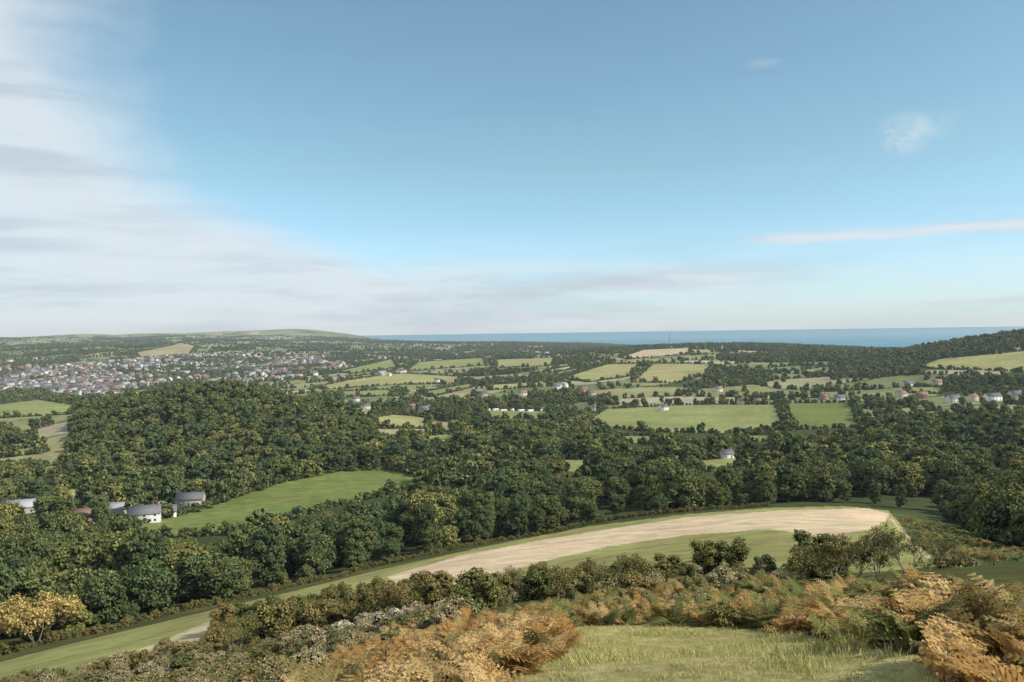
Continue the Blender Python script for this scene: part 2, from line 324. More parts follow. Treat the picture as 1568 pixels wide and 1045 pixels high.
def frondclump(name,seed,mat,nf=7,L0=1.0):
    r=np.random.default_rng(seed); g=Geo()
    for f in range(nf):
        a=r.uniform(0,6.283); L=L0*r.uniform(.7,1.25); out=np.array([math.cos(a),math.sin(a),0]); side=np.array([-out[1],out[0],0]); lean=r.uniform(.5,1.1)
        base=np.array([r.normal()*.12,r.normal()*.12,-.05])
        pos=lambda t: base+out*(L*lean*t*t*.8+L*.1*t)+np.array([0,0,L*(1.05*t-.6*t*t*lean)])
        pr=pos(0)
        for i in range(1,7):
            q=pos(i/6); g.tube(pr,q,.010*L*(1.3-i/6),.010*L*(1.15-i/6),1,3); pr=q
        P=[]
        for i in range(11):
            t=.22+.78*i/11; p=pos(t); fw=pos(min(1,t+.03))-pos(t-.03); fw/=np.linalg.norm(fw); ll=.38*L*(1-t)**.75+.04
            for sgn in(-1,1):
                dr=side*sgn+fw*.35+np.array([0,0,-.15+r.normal()*.12]); dr/=np.linalg.norm(dr)
                for k in range(4):
                    s=(k+.5)/4; c=p+dr*ll*s; w=ll*.30*(1.15-s)+.010
                    for s2 in(-1,1):
                        e=fw*s2*w+dr*w*.5+np.array([0,0,-w*.2])
                        P.append([c-dr*ll*.13,c+e,c+dr*ll*.13])
        V=np.array(P).reshape(-1,3); g.add(V,np.arange(len(V)).reshape(-1,3),0)
    return g.mesh(name,[mat,M_twig])
def tuft(name,seed,n=34,h=.16,spread=.13):
    r=np.random.default_rng(seed); g=Geo(); V=[]
    for i in range(n):
        b=np.array([r.normal()*spread,r.normal()*spread,-.02]); a=r.uniform(0,6.283); d=np.array([math.cos(a),math.sin(a),0]); s=np.array([-d[1],d[0],0])*.007
        hh=h*r.uniform(.5,1.3); m_=b+d*hh*.25+np.array([0,0,hh*.6]); t=b+d*hh*.7*r.uniform(.4,1.3)+np.array([0,0,hh*.95])
        V+= [b-s,b+s,m_+s*.8,m_-s*.8, m_-s*.8,m_+s*.8,t,t]
    V=np.array(V); g.add(V,np.arange(len(V)).reshape(-1,4),0)
    return g.mesh(name,[M_grs])
def coll(name,meshes):
    c=bpy.data.collections.new(name)
    for i,me in enumerate(meshes):
        o=bpy.data.objects.new('%s_%02d'%(name,i),me); c.objects.link(o)
    return c
def scatter(name,collection,P,rot,scl,idx):
    me=bpy.data.meshes.new(name); P=np.asarray(P,np.float32); me.vertices.add(len(P)); me.vertices.foreach_set('co',P.ravel())
    a=me.attributes.new('rotv','FLOAT_VECTOR','POINT'); a.data.foreach_set('vector',np.asarray(rot,np.float32).ravel())
    a=me.attributes.new('sclv','FLOAT_VECTOR','POINT'); a.data.foreach_set('vector',np.asarray(scl,np.float32).ravel())
    a=me.attributes.new('idx','INT','POINT'); a.data.foreach_set('value',np.asarray(idx,np.int32))
    o=link(bpy.data.objects.new(name,me))
    ng=bpy.data.node_groups.new(name,'GeometryNodeTree'); ng.interface.new_socket('Geometry',in_out='INPUT',socket_type='NodeSocketGeometry'); ng.interface.new_socket('Geometry',in_out='OUTPUT',socket_type='NodeSocketGeometry')
    gi=ng.nodes.new('NodeGroupInput'); go=ng.nodes.new('NodeGroupOutput'); ci=ng.nodes.new('GeometryNodeCollectionInfo'); ci.inputs['Collection'].default_value=collection
    ci.inputs['Separate Children'].default_value=True; ci.inputs['Reset Children'].default_value=True
    ip=ng.nodes.new('GeometryNodeInstanceOnPoints'); ip.inputs['Pick Instance'].default_value=True
    def na(n,t): q=ng.nodes.new('GeometryNodeInputNamedAttribute'); q.data_type=t; q.inputs['Name'].default_value=n; return [s for s in q.outputs if s.enabled and s.name=='Attribute'][0]
    er=ng.nodes.new('FunctionNodeEulerToRotation')
    L=ng.links.new; L(gi.outputs[0],ip.inputs['Points']); L(ci.outputs[0],ip.inputs['Instance']); L(na('idx','INT'),ip.inputs['Instance Index']); L(na('rotv','FLOAT_VECTOR'),er.inputs[0]); L(er.outputs[0],ip.inputs['Rotation']); L(na('sclv','FLOAT_VECTOR'),ip.inputs['Scale']); L(ip.outputs[0],go.inputs[0])
    md=o.modifiers.new('instances','NODES'); md.node_group=ng; return o
def zrot(n,r,tilt=.0): return np.stack([r.normal(size=n)*tilt,r.normal(size=n)*tilt,r.uniform(0,6.283,n)],-1)
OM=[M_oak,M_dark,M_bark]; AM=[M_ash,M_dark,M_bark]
hiM=[tree('oak_a',1,14,14,6800,.42,OM,22,.2),tree('oak_b',2,13,12,6000,.42,OM,19,.2),tree('oak_c',3,15,13,6800,.42,OM,24,.18),
     tree('ash_a',4,17,10.5,6000,.40,AM,20,.2,shape='oval'),tree('ash_b',5,16,11,6000,.38,AM,20,.2,shape='oval'),tree('maple_a',6,11,10,5500,.35,OM,17,.15)]
hiN=['oak_tree','oak_tree','oak_tree','ash_tree','ash_tree','field_maple_tree']
loM=[tree('lo_a',11,14,14,2300,.72,OM,18,.15),tree('lo_b',12,13,12,2000,.72,OM,16,.15),tree('lo_c',13,15,13,2300,.70,AM,20,.15),tree('lo_d',14,16,10,1900,.68,AM,16,.15,shape='oval'),tree('lo_e',15,11,10,1500,.68,OM,14,.12)]
C_lo=coll('woodland_source',loM)
farM=[tree('fr_a',21,12,13,450,1.3,OM,9,.1,trunk=False,core=.9),tree('fr_b',22,11,11,400,1.3,AM,8,.1,trunk=False,core=.9),tree('fr_c',23,9,12,400,1.3,OM,8,.1,trunk=False,core=.9)]
C_far=coll('far_tree_source',farM)
HS=[('farmhouse',222,800,14,8,4.6,2,.35,'wh','sl',300),('farm_barn',178,788,14,6,3.4,1,.1,'cr','gy',300),('farm_barn',292,774,14,7,3.8,1,.1,'cr','sl',300),('cottage',128,803,11,7,4.5,2,.7,'br','ti',300),('farm_barn',38,785,20,8,3.4,1,.3,'cr','gy',300),('farm_barn',250,792,12,6,3,1,.4,'wh','sl',300),
('farmhouse',1138,620,14,8,5,2,.25,'cr','ti',600),('farm_barn',1163,619,14,8,4,1,-.1,'cr','ti',600),('white_cottage',1016,629,11,7,4.6,2,.5,'wh','sl',600),('white_cottage',1286,615,13,8,5,2,-.4,'wh','sl',600),('brick_house',1262,613,10,8,5,2,.5,'br','ti',600),
('brick_house',1380,609,14,9,5,2,.5,'cr','ti',600),('brick_house',1412,611,13,9,5,2,-.4,'br','ti',600),('cottage',1390,592,14,8,5,2,.1,'wh','sl',600),('cottage',1435,590,12,8,5,2,-.3,'cr','ti',600),
('terraced_house',1460,617,16,8,5.5,2,.25,'wh','sl',600),('terraced_house',1490,615,12,8,5.5,2,.6,'cr','ti',600),('terraced_house',1520,614,18,8,5.5,2,.15,'wh','sl',600),('terraced_house',1555,611,16,8,6,2,.3,'cr','sl',600),
('cottage',650,631,16,8,4.6,2,.2,'cr','sl',600),('cottage',632,627,12,7,4.6,2,-.3,'st','ti',600),('white_cottage',912,629,12,7,4.6,2,.3,'wh','ti',600),('brick_house',893,600,14,8,5,2,.3,'br','ti',900),('cottage',905,606,14,8,5,2,-.2,'cr','ti',900),
('white_cottage',560,627,12,7,4.6,2,.4,'wh','sl',600),('white_cottage',1112,702,9,6,3,1,.4,'wh','sl',400),('cottage',740,607,14,8,4.6,2,.2,'st','sl',900),('white_cottage',670,585,14,8,4.6,2,.2,'wh','sl',900),('cottage',800,606,14,8,5,2,.2,'wh','ti',900),('cottage',545,615,12,8,5,2,.2,'wh','ti',900),('cottage',1100,600,12,8,5,2,.2,'wh','ti',900)]
# ---- woodland scatter
def jgrid(x0,x1,y0,y1,s,r):
    X,Y=np.meshgrid(np.arange(x0,x1,s),np.arange(y0,y1,s)); X=X.ravel()+r.uniform(-.45,.45,X.size)*s; Y=Y.ravel()+r.uniform(-.45,.45,Y.size)*s; return X,Y
pix=[(np.array(p,float),P) for c,P,p in FW]
for n_,px,py,l,w,h,s_,rz,wl,rf,ym in HS:   # yards round the houses stay clear of trees
    a,b=sight(px,py,ym); hw=l*.45*F/b+1; hh=(h+3)*F/b
    yd=l*.5+6; P=np.array([(a-yd,b-12),(a+yd,b-12),(a+yd,b+8),(a-yd,b+8)])
    pix.append((np.array([(px-hw,py-hh),(px+hw,py-hh),(px+hw,py-hh*.12),(px-hw,py-hh*.12)]),P))
TOWNPX=[(-40,566),(120,560),(260,546),(420,540),(530,552),(520,570),(430,584),(350,592),(230,592),(180,612),(100,606),(-40,598)]
def clear(X,Y,Z,Hh,marg=0):
    bad=np.zeros(X.shape,bool)
    for pp,P in pix:
        bad|=inside(P,X,Y)
        for fr in(.35,.7,.95):
            a,b=proj(X,Y,Z+Hh*fr); bad|=inside(pp,a,b)&(Y<P[:,1].max())
    return ~bad
r=np.random.default_rng(3)
X,Y=jgrid(-1000,900,120,1100,9.8,r); k=(np.abs(X)<.8*Y+10); X=X[k];Y=Y[k]
edge_px=[(-200,1060),(0,1006),(120,976),(240,948),(345,924),(440,902),(560,873),(640,854),(760,830),(900,804),(1050,785),(1180,776),(1300,774),(1362,780),(1440,792),(1568,845),(1750,900)]
ed=np.array([sight(a,b,60) for a,b in edge_px]); eu=ed[:,0]/ed[:,1]
lim=np.interp(X/Y,eu,ed[:,1]); fz=farmzone(X,Y); ci,e=patch(X,Y); pi=(ci*9.99).astype(int)
inw=(~fz)|(pi==6)|(pi==8)|(e<13)|(r.uniform(size=len(X))<.06)|(noise2(X,Y,300)>.9)
k=(Y>lim+5)&inw; X=X[k];Y=Y[k];lim=lim[k];fz=fz[k]
Z=height(X,Y); S=r.uniform(.45,1.2,len(X))*np.where(fz,.75,1)*np.where(Y<lim+14,.72,1); Hh=14*S
k=clear(X,Y,Z,Hh)
open_=(noise2(X,Y,110)>.5)&(Y>280); k&=~(open_&(r.uniform(size=len(X))<.85)&((X/Y<-.52)|(X/Y>.02)))
X,Y,Z,S=X[k],Y[k],Z[k],S[k]
nr_=Y<240
print('near trees',nr_.sum(),'woodland',(~nr_).sum())
for i in np.nonzero(nr_)[0]:
    q=r.integers(0,6); o=link(bpy.data.objects.new(hiN[q],hiM[q])); s=S[i]; o.location=(X[i],Y[i],Z[i]-.3); o.rotation_euler=(0,0,r.uniform(0,6.28)); o.scale=(s*r.uniform(.9,1.1),s*r.uniform(.9,1.1),s*r.uniform(.9,1.1))
def put(name,C,X,Y,Z,S,nv,r,tilt=0,zs=(.85,1.15),sink=.2):
    n=len(X); sc=np.stack([S*r.uniform(.88,1.12,n),S*r.uniform(.88,1.12,n),S*r.uniform(zs[0],zs[1],n)],-1)
    return scatter(name,C,np.stack([X,Y,Z-sink],-1),zrot(n,r,tilt),sc,r.integers(0,nv,n))
C_hi=coll('woodland_mid_source',hiM)
md=(~nr_)&(Y<380)
put('woodland_trees',C_hi,X[md],Y[md],Z[md],S[md],6,r)
md=(Y>=380)
put('valley_woodland_trees',C_lo,X[md],Y[md],Z[md],S[md],5,r)
# far hedges / copses
X,Y=jgrid(-5200,5200,1080,7500,10.5,r); k=(np.abs(X)<.76*Y)&(r.uniform(size=len(X))<np.where(Y>3500,.35,1)); X=X[k];Y=Y[k]
ci,e=patch(X,Y); pi=(ci*9.99).astype(int)
wood=(pi==6)|(pi==8)
wn=noise2(X,Y,900); wood|=(wn>.7)
wood|=(X/Y>.18)&(Y>1450)&(Y<3500)&(wn>.1)
wood|=(X/Y>.40)&(Y>1350)&(Y<2500)
hedge=(e<np.where(Y>3000,16,11))
keep=(wood&(r.uniform(size=len(X))<.65))|(hedge&(r.uniform(size=len(X))<.95))|(r.uniform(size=len(X))<.012)
X,Y,wood=X[keep],Y[keep],wood[keep]; Z=height(X,Y); 
S=r.uniform(.45,.95,len(X))+np.where(wood,.2,0); k=clear(X,Y,Z,12*S)&(Z>SEA+8)
TW=gpoly(TOWNPX,1300); tw=inside(TW,X,Y)
hx=[];hy=[]
for c,P,p in FW[5:]:
    for i in range(len(P)):
        a=P[i];b=P[(i+1)%len(P)]; L=np.linalg.norm(b-a); 
        if L>400: continue
        n=int(L/4.2)+1; t=(np.arange(n)+r.uniform(0,1,n))/n; hx.append(a[0]+(b[0]-a[0])*t+r.normal(size=n)); hy.append(a[1]+(b[1]-a[1])*t+r.normal(size=n))
hx=np.concatenate(hx);hy=np.concatenate(hy)
X=np.concatenate([X[k],hx]);Y=np.concatenate([Y[k],hy]);S=np.concatenate([S[k],r.uniform(.24,.48,len(hx))*np.where(r.uniform(size=len(hx))<.15,2,1)])
tx,ty=jgrid(TW[:,0].min(),TW[:,0].max(),TW[:,1].min(),TW[:,1].max(),15,r); q=inside(TW,tx,ty)&(r.uniform(size=len(tx))<np.clip(.6+.5*noise2(tx,ty,300),.2,1)); X=np.concatenate([X,tx[q]]);Y=np.concatenate([Y,ty[q]]);S=np.concatenate([S,r.uniform(.4,.85,q.sum())])
Z=height(X,Y); print('far trees',len(X))
put('distant_hedgerow_trees',C_far,X,Y,Z,S,3,r,sink=.5)
# ------------------------------------------------------------ hillside scrub
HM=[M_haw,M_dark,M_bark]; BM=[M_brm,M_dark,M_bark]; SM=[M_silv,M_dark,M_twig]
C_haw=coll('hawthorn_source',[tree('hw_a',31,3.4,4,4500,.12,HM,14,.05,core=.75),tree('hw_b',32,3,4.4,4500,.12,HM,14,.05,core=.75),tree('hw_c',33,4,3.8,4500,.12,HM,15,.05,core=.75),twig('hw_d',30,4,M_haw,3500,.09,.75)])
C_brm=coll('bramble_source',[tree('br_a',34,1.5,2.4,3400,.07,BM,13,.05,core=.7),tree('br_b',35,1.3,2.8,3400,.07,BM,13,.05,core=.7),tree('br_c',36,1.7,2.2,3400,.07,BM,12,.05,core=.7),twig('br_d',39,2.0,M_brm,2200,.055,.8)])
C_slv=coll('seedhead_source',[tree('sl_a',37,1.6,2.2,3400,.065,SM,12,.05,core=.75),twig('sl_b',38,2.0,M_silv,2400,.05)])
def zone(pts,sp,r,ymin=6,prob=1):
    P=gpoly(pts,ymin); X,Y=jgrid(P[:,0].min(),P[:,0].max(),P[:,1].min(),P[:,1].max(),sp,r); k=inside(P,X,Y)&(r.uniform(size=len(X))<prob); X=X[k];Y=Y[k]; return X,Y,height(X,Y)
def zput(name,C,nv,pts,sp,s0,s1,prob=1,tilt=.03,ymin=6,sink=.15,far=0):
    X,Y,Z=zone(pts,sp,r,ymin,prob); k=Y>far; X,Y,Z=X[k],Y[k],Z[k]; print(name,len(X),round(float(Y.min()),1),round(float(Y.max()),1))
    return put(name,C,X,Y,Z,r.uniform(s0,s1,len(X)),nv,r,tilt,sink=sink)
zput('hawthorn_scrub',C_haw,4,[(330,1000),(345,965),(450,940),(560,920),(680,912),(690,930),(600,950),(480,975),(400,1000)],2.4,.4,.95,ymin=40)
zput('hawthorn_scrub',C_haw,4,[(700,935),(740,905),(860,890),(1000,880),(1070,880),(1070,905),(960,920),(850,930),(760,942)],3.4,.25,.9,ymin=50,prob=.7)
zput('bramble_thicket',C_brm,4,[(690,945),(740,905),(860,890),(1000,880),(1200,880),(1200,900),(960,925),(850,935),(760,948)],2.6,.5,1.1,ymin=50,prob=.6)
zput('hawthorn_scrub',C_haw,4,[(1190,880),(1250,868),(1340,880),(1450,888),(1450,905),(1330,900),(1210,892)],3.2,.45,1.05,ymin=50,prob=.9)
zput('hawthorn_scrub',C_haw,4,[(1050,868),(1200,868),(1200,880),(1060,885)],4,.4,.8,ymin=50,prob=.6)
zput('bramble_thicket',C_brm,4,[(480,985),(560,960),(700,945),(740,955),(690,975),(560,1005)],1.6,.5,.9,ymin=20)
zput('bramble_thicket',C_brm,4,[(-60,1160),(-20,1050),(100,1030),(230,1005),(330,985),(480,980),(560,990),(500,1040),(440,1080),(380,1160)],1.8,.45,1.0,ymin=12,prob=.85)
zput('hawthorn_scrub',C_haw,4,[(-60,1160),(-20,1060),(100,1040),(230,1015),(330,1000),(480,990),(500,1040),(380,1160)],5,.25,.6,ymin=12,prob=.6)
zput('seedhead_shrubs',C_slv,2,[(440,985),(560,962),(720,945),(730,955),(600,980),(450,1005)],2.6,.6,1.0,ymin=20,prob=.45)
zput('seedhead_shrubs',C_slv,2,[(-40,1120),(60,1060),(260,1025),(330,1040),(200,1120)],3.0,.5,1.0,ymin=12,prob=.35)
Pd=[]
for i in range(len(ed)-6):
    a=ed[i];b=ed[i+1]; n=int(np.linalg.norm(b-a)/1.3); t=(np.arange(n)+.5)/n; Pd.append(np.stack([a[0]+(b[0]-a[0])*t,a[1]+(b[1]-a[1])*t],-1))
Pd=np.concatenate(Pd)+r.normal(size=(sum(map(len,Pd)),2))*.25
put('field_hedge',C_haw,Pd[:,0],Pd[:,1]+1,height(Pd[:,0],Pd[:,1]+1),r.uniform(.3,.55,len(Pd)),3,r)
# bracken
C_bo=coll('rust_bracken_source',[frondclump('bo%d'%i,50+i,M_brkO) for i in range(4)])
C_bg=coll('green_bracken_source',[frondclump('bg%d'%i,60+i,M_brkG) for i in range(4)])
zput('rust_bracken',C_bo,4,[(540,1000),(640,970),(720,960),(868,968),(872,1000),(790,1050),(740,1150),(350,1150),(430,1070),(480,1030)],.75,.65,1.15,tilt=.18,ymin=6,sink=0)
zput('rust_bracken',C_bo,4,[(0,1160),(100,1060),(330,1010),(480,1000),(520,1020),(430,1070),(350,1160)],2.0,.6,1.1,tilt=.18,ymin=8,prob=.6,sink=0)
zput('green_bracken',C_bg,4,[(990,962),(1050,950),(1150,945),(1350,940),(1600,940),(1700,1150),(1520,1150),(1440,1045),(1400,1005),(1300,985),(1150,967)],1.0,.6,1.1,tilt=.18,ymin=6,prob=.7,sink=0)
zput('rust_bracken',C_bo,4,[(1050,955),(1350,936),(1600,936),(1700,1150),(1520,1150),(1430,1045),(1400,1005),(1300,980),(1150,965)],.9,.65,1.25,tilt=.18,ymin=6,prob=.85,sink=0)
zput('bramble_thicket',C_brm,4,[(1000,958),(1350,945),(1600,945),(1650,1020),(1460,1020),(1420,1010),(1300,985),(1150,965)],2.2,.3,.5,ymin=6,prob=.5,far=19)
zput('hawthorn_scrub',C_haw,4,[(990,960),(1150,950),(1350,945),(1600,950),(1650,1000),(1420,1000),(1300,985),(1150,966)],2.6,.18,.34,ymin=6,prob=.5,far=20)
zput('green_bracken',C_bg,4,[(760,958),(850,930),(1000,908),(1200,895),(1400,905),(1568,915),(1568,945),(1200,945),(1000,955),(880,961)],1.4,.6,1.3,tilt=.18,ymin=20,prob=.75,sink=0)
zput('rust_bracken',C_bo,4,[(760,958),(850,940),(1000,920),(1080,915),(1568,915),(1568,940),(1000,955),(880,961)],1.5,.5,1.1,tilt=.18,ymin=20,prob=.7,sink=0)
zput('bramble_thicket',C_brm,4,[(860,945),(1000,915),(1200,900),(1568,920),(1568,940),(1200,940),(1000,950)],3.0,.3,.7,ymin=20,prob=.5)
zput('green_bracken',C_bg,4,[(1368,790),(1440,800),(1568,855),(1650,900),(1500,905),(1445,868),(1405,832)],2.2,.6,1.1,tilt=.12,ymin=60,prob=.7,sink=0)
zput('bramble_thicket',C_brm,4,[(1440,870),(1480,860),(1568,870),(1650,905),(1500,915)],3.0,.5,1.0,ymin=50,prob=.7)
# grass
C_gr=coll('grass_source',[tuft('gt%d'%i,70+i) for i in range(4)])
X,Y=jgrid(-14,30,6,40,.22,r); k=inside(GRASS,X,Y)&(r.uniform(size=len(X))<np.clip(1.3-Y/60,.4,1)*np.clip(.65+.5*noise2(X,Y,2.5),.12,1)); X=X[k];Y=Y[k]; print('tufts',len(X))
put('grass',C_gr,X,Y,height(X,Y),r.uniform(.35,.9,len(X))*np.where(noise2(X,Y,5)>.4,1.4,.75),4,r,.1,sink=0)
def place(name,me,px,py,s,ymin=40,rz=0):
    a,b=sight(px,py,ymin); o=link(bpy.data.objects.new(name,me)); o.location=(a,b,float(height(a,b))-.1); o.scale=(s,)*3; o.rotation_euler=(0,0,rz); return o
tw1=twig('autumn_tree',81,8,M_aut,9000,.15,.85)
place('autumn_willow_tree',tw1,55,990,1.5,80)
tw2=twig('bare_shrub',82,5,M_haw,2600,.08,.7)
for px,py,s in((1390,908,.75),(1345,900,.7),(945,905,.6),(800,905,.6),(1425,910,.6)): place('bare_hawthorn_shrub',tw2,px,py,s,50,px)
# ------------------------------------------------------------ buildings
M_wh=plain('white_render',(.72,.70,.66),.8,.2); M_br=plain('brick_wall',(.34,.21,.16),.9,.1); M_st=plain('stone_wall',(.40,.35,.29),.9,.1); M_cr=plain('cream_render',(.55,.48,.39))
M_sl=plain('slate_roof',(.15,.15,.155),.8,.2); M_ti=plain('clay_tile_roof',(.25,.16,.12),.9,.1); M_gl=plain('window_glass',(.05,.06,.07),.15,.5); M_dr=plain('door_paint',(.08,.10,.12)); M_gy=plain('grey_sheet_roof',(.36,.37,.38),.6,.3)
MM={'wh':M_wh,'br':M_br,'st':M_st,'cr':M_cr,'sl':M_sl,'ti':M_ti,'gy':M_gy}
def boxg(g,x0,x1,y0,y1,z0,z1,mi):
    V=np.array([[a,b,c] for c in(z0,z1) for b in(y0,y1) for a in(x0,x1)],float); g.add(V,[[0,2,3,1],[4,5,7,6],[0,1,5,4],[2,6,7,3],[0,4,6,2],[1,3,7,5]],mi)
def house_geo(w,l,h,pitch,storeys,parts=None):
    D={}
    g=Geo(); rh=w*.5*pitch; V=np.array([[-l/2,-w/2,-1.5],[-l/2,w/2,-1.5],[-l/2,w/2,h],[-l/2,0,h+rh],[-l/2,-w/2,h],[l/2,-w/2,-1.5],[l/2,w/2,-1.5],[l/2,w/2,h],[l/2,0,h+rh],[l/2,-w/2,h]])
    g.add(V,[[0,5,9,4],[1,2,7,6],[0,4,2,1],[5,6,7,9]],0); g.add(V,[[4,3,2],[9,7,8]],0); D['walls']=g
    g=Geo(); o=.35
    for s in(-1,1):
        e=np.array([0,s*(w/2+o),h-o*pitch]); k=np.array([0,0,h+rh]); t=np.array([0,0,.18])
        V=np.array([e+[-l/2-o,0,.03],e+[l/2+o,0,.03],k+[l/2+o,0,.03],k+[-l/2-o,0,.03]]); V=np.concatenate([V,V+t]); g.add(V,[[0,1,2,3],[4,7,6,5],[0,4,5,1],[1,5,6,2],[3,2,6,7],[0,3,7,4]],0)
    D['roof']=g
    g=Geo(); n=max(2,int(l/4))
    for f in range(storeys):
        for i in range(n):
            xc=-l/2+l*(i+.5)/n
            for s in(-1,1):
                if f==0 and s==-1 and i==n//2: continue
                a=s*(w/2); boxg(g,xc-.5,xc+.5,min(a,a+s*.04),max(a,a+s*.04),.9+f*2.4,2.0+f*2.4,0)
    D['windows']=g
    g=Geo(); xc=-l/2+l*(n//2+.5)/n; boxg(g,xc-.5,xc+.5,-w/2-.05,-w/2,0,2.1,0); D['door']=g
    g=Geo(); boxg(g,l/2-1.3,l/2-.4,-.45,.45,h+rh-.7,h+rh+1.1,0); boxg(g,l/2-1.05,l/2-.65,-.2,.2,h+rh+1.1,h+rh+1.5,0); D['chimney']=g
    return D
def house(name,px,py,l,w,h,storeys,rz,wall,roof,ymin=300,pitch=.85):
    a,b=sight(px,py,ymin); e=link(bpy.data.objects.new(name,None)); e.location=(a,b,float(height(a,b))); e.rotation_euler=(0,0,rz)
    mm={'walls':wall,'roof':roof,'windows':M_gl,'door':M_dr,'chimney':M_br}
    for k,g in house_geo(w,l,h,pitch,storeys).items():
        if name=='farm_barn' and k=='chimney': continue
        o=link(bpy.data.objects.new(k,g.mesh(k,[mm[k]]))); o.parent=e
for n_,px,py,l,w,h,s_,rz,wl,rf,ym in HS: house(n_,px,py,l,w,h,s_,rz,MM[wl],MM[rf],ym)
def caravan(px,py,rz):
    g=Geo(); V=[];pr=[(-1.5,.6),(1.5,.6),(1.55,.9),(1.55,2.7),(1.2,3.15),(0,3.3),(-1.2,3.15),(-1.55,2.7),(-1.55,.9)]
    n=len(pr)
    for xx in(-4,4):
        for a,b in pr: V.append([xx,a,b])
    V=np.array(V); g.add(V,[[i,(i+1)%n,(i+1)%n+n,i+n] for i in range(n)],0); g.add(V,[[0,1,2,8],[8,2,3,7],[7,3,4,6],[9,17,11,10],[17,16,12,11],[16,15,13,12]],0); g.add(V,[[4,5,6],[15,14,13]],0)
    for s in(-1,1):
        for xx in(-2.7,0,2.7): boxg(g,xx-.6,xx+.6,min(s*1.55,s*1.58),max(s*1.55,s*1.58),1.5,2.4,1)
    for xx in(-2.5,2.5):
        for s in(-1.2,1.2): g.tube([xx,s-.12,.3],[xx,s+.12,.3],.33,.33,2,10)
    o=link(bpy.data.objects.new('static_caravan',g.mesh('static_caravan',[M_wh,M_gl,M_dr]))); a,b=sight(px,py,600); o.location=(a,b,float(height(a,b))); o.rotation_euler=(0,0,rz)
for i in range(8): caravan(731+i*14+random.uniform(-3,3),631+random.uniform(-1,1),random.choice([0,.6,1.3])+random.uniform(-.3,.3))
def merged(name,l,w,h,s,wl,rf):
    g=Geo(); mats=[wl,rf,M_gl,M_dr,M_br]
    for i,(k,q) in enumerate(house_geo(w,l,h,.9,s).items()):
        for V,Fc in zip(q.V,q.F): g.V.append(V); g.M.append(np.full(len(Fc),i))
        off=g.n
        for Fc in q.F: g.F.append(Fc+off)
        g.n+=q.n
    return g.mesh(name,mats)
C_tn=coll('town_source',[merged('t0',12,8,5.5,2,M_wh,M_sl),merged('t1',10,8,5.5,2,M_cr,M_sl),merged('t2',16,8,5.5,2,M_br,M_ti),merged('t3',20,9,6,2,M_wh,M_sl),merged('t4',14,9,6,2,M_st,M_gy),merged('t5',9,7,5,2,M_wh,M_gy),merged('t6',12,8,5,2,M_wh,M_ti)])
X,Y,Z=zone(TOWNPX,27,r,1300,.75); X2,Y2,Z2=zone([(-20,575),(150,570),(200,580),(180,606),(100,603),(-20,592)],22,r,1300,.7)
k=noise2(X,Y,260)>-.4; X=np.concatenate([X[k],X2]);Y=np.concatenate([Y[k],Y2]);Z=height(X,Y); n=len(X); print('town',n)
sc=np.stack([r.uniform(.8,1.4,n)]*3,-1); rt=np.zeros((n,3)); rt[:,2]=.4*np.round(noise2(X,Y,500)*3)+r.choice([0,1.57],n)+r.normal(size=n)*.15
scatter('town_houses',C_tn,np.stack([X,Y,Z],-1),rt,sc,r.integers(0,7,n))
hx_,hy_=[],[]
for a,b in[(560,549),(570,548),(585,549),(1100,524),(1110,523),(1125,524),(1090,525),(1180,524),(700,545),(720,545),(745,548),(790,540),(806,541),(830,543),(610,571),(590,575),(20,556),(60,552),(480,575),(460,580),(860,595)]:
    for _ in range(3):
        p_=sight(a+random.uniform(-8,8),b+random.uniform(-2,2),1200); hx_.append(p_[0]);hy_.append(p_[1])
hx_=np.array(hx_);hy_=np.array(hy_); n=len(hx_); rt=np.zeros((n,3)); rt[:,2]=r.uniform(0,3,n)
scatter('hamlet_houses',C_tn,np.stack([hx_,hy_,height(hx_,hy_)],-1),rt,np.full((n,3),1.1),r.integers(0,7,n))
g=Geo(); HMst=48
def leg(k,t): a=k*2.094; rr=2.2*(1-t)+.4; return np.array([math.cos(a)*rr,math.sin(a)*rr,HMst*t])
for k in range(3):
    for i in range(12):
        g.tube(leg(k,i/12),leg(k,(i+1)/12),.3,.3,0,4); g.tube(leg(k,i/12),leg((k+1)%3,(i+1)/12),.15,.15,0,3); g.tube(leg(k,i/12),leg((k+1)%3,i/12),.15,.15,0,3)
g.tube([0,0,HMst],[0,0,HMst+6],.2,.1,0,4)
M_stl=plain('galvanised_steel',(.22,.23,.24),.5,.5)
o=link(bpy.data.objects.new('radio_mast',g.mesh('radio_mast',[M_stl]))); a,b=sight(1025,531,2000); print('mast at',a,b); o.location=(a,b,float(height(a,b)))
# ------------------------------------------------------------ sea
n=96; an=np.arange(n)*2*np.pi/n; rr=[4000,9000,20000,40000,70000]; V=[];Fc=[]
V.append([[0,0,SEA]]); 
for q in rr: V.append(np.stack([np.cos(an)*q,np.sin(an)*q,np.full(n,SEA)],-1))
V=np.concatenate(V); Fc=[]
for j in range(len(rr)-1):
    for i in range(n): k=(i+1)%n; Fc.append([1+j*n+i,1+(j+1)*n+i,1+(j+1)*n+k,1+j*n+k])
m,nt=newmat('sea_water'); p=principled(nt,.55,.12); g_=N(nt,'ShaderNodeNewGeometry')
rgb=N(nt,'ShaderNodeRGB'); rgb.outputs[0].default_value=(.045,.19,.27,1); nt.links.new(mulcol(nt,rgb.outputs[0],mr(nt,noise(nt,g_.outputs['Position'],.0006,4),.3,.7,.85,1.15)),p.inputs['Base Color'])
sm=np_mesh('sea',V,Fc); sm.materials.append(m); link(bpy.data.objects.new('sea',sm))
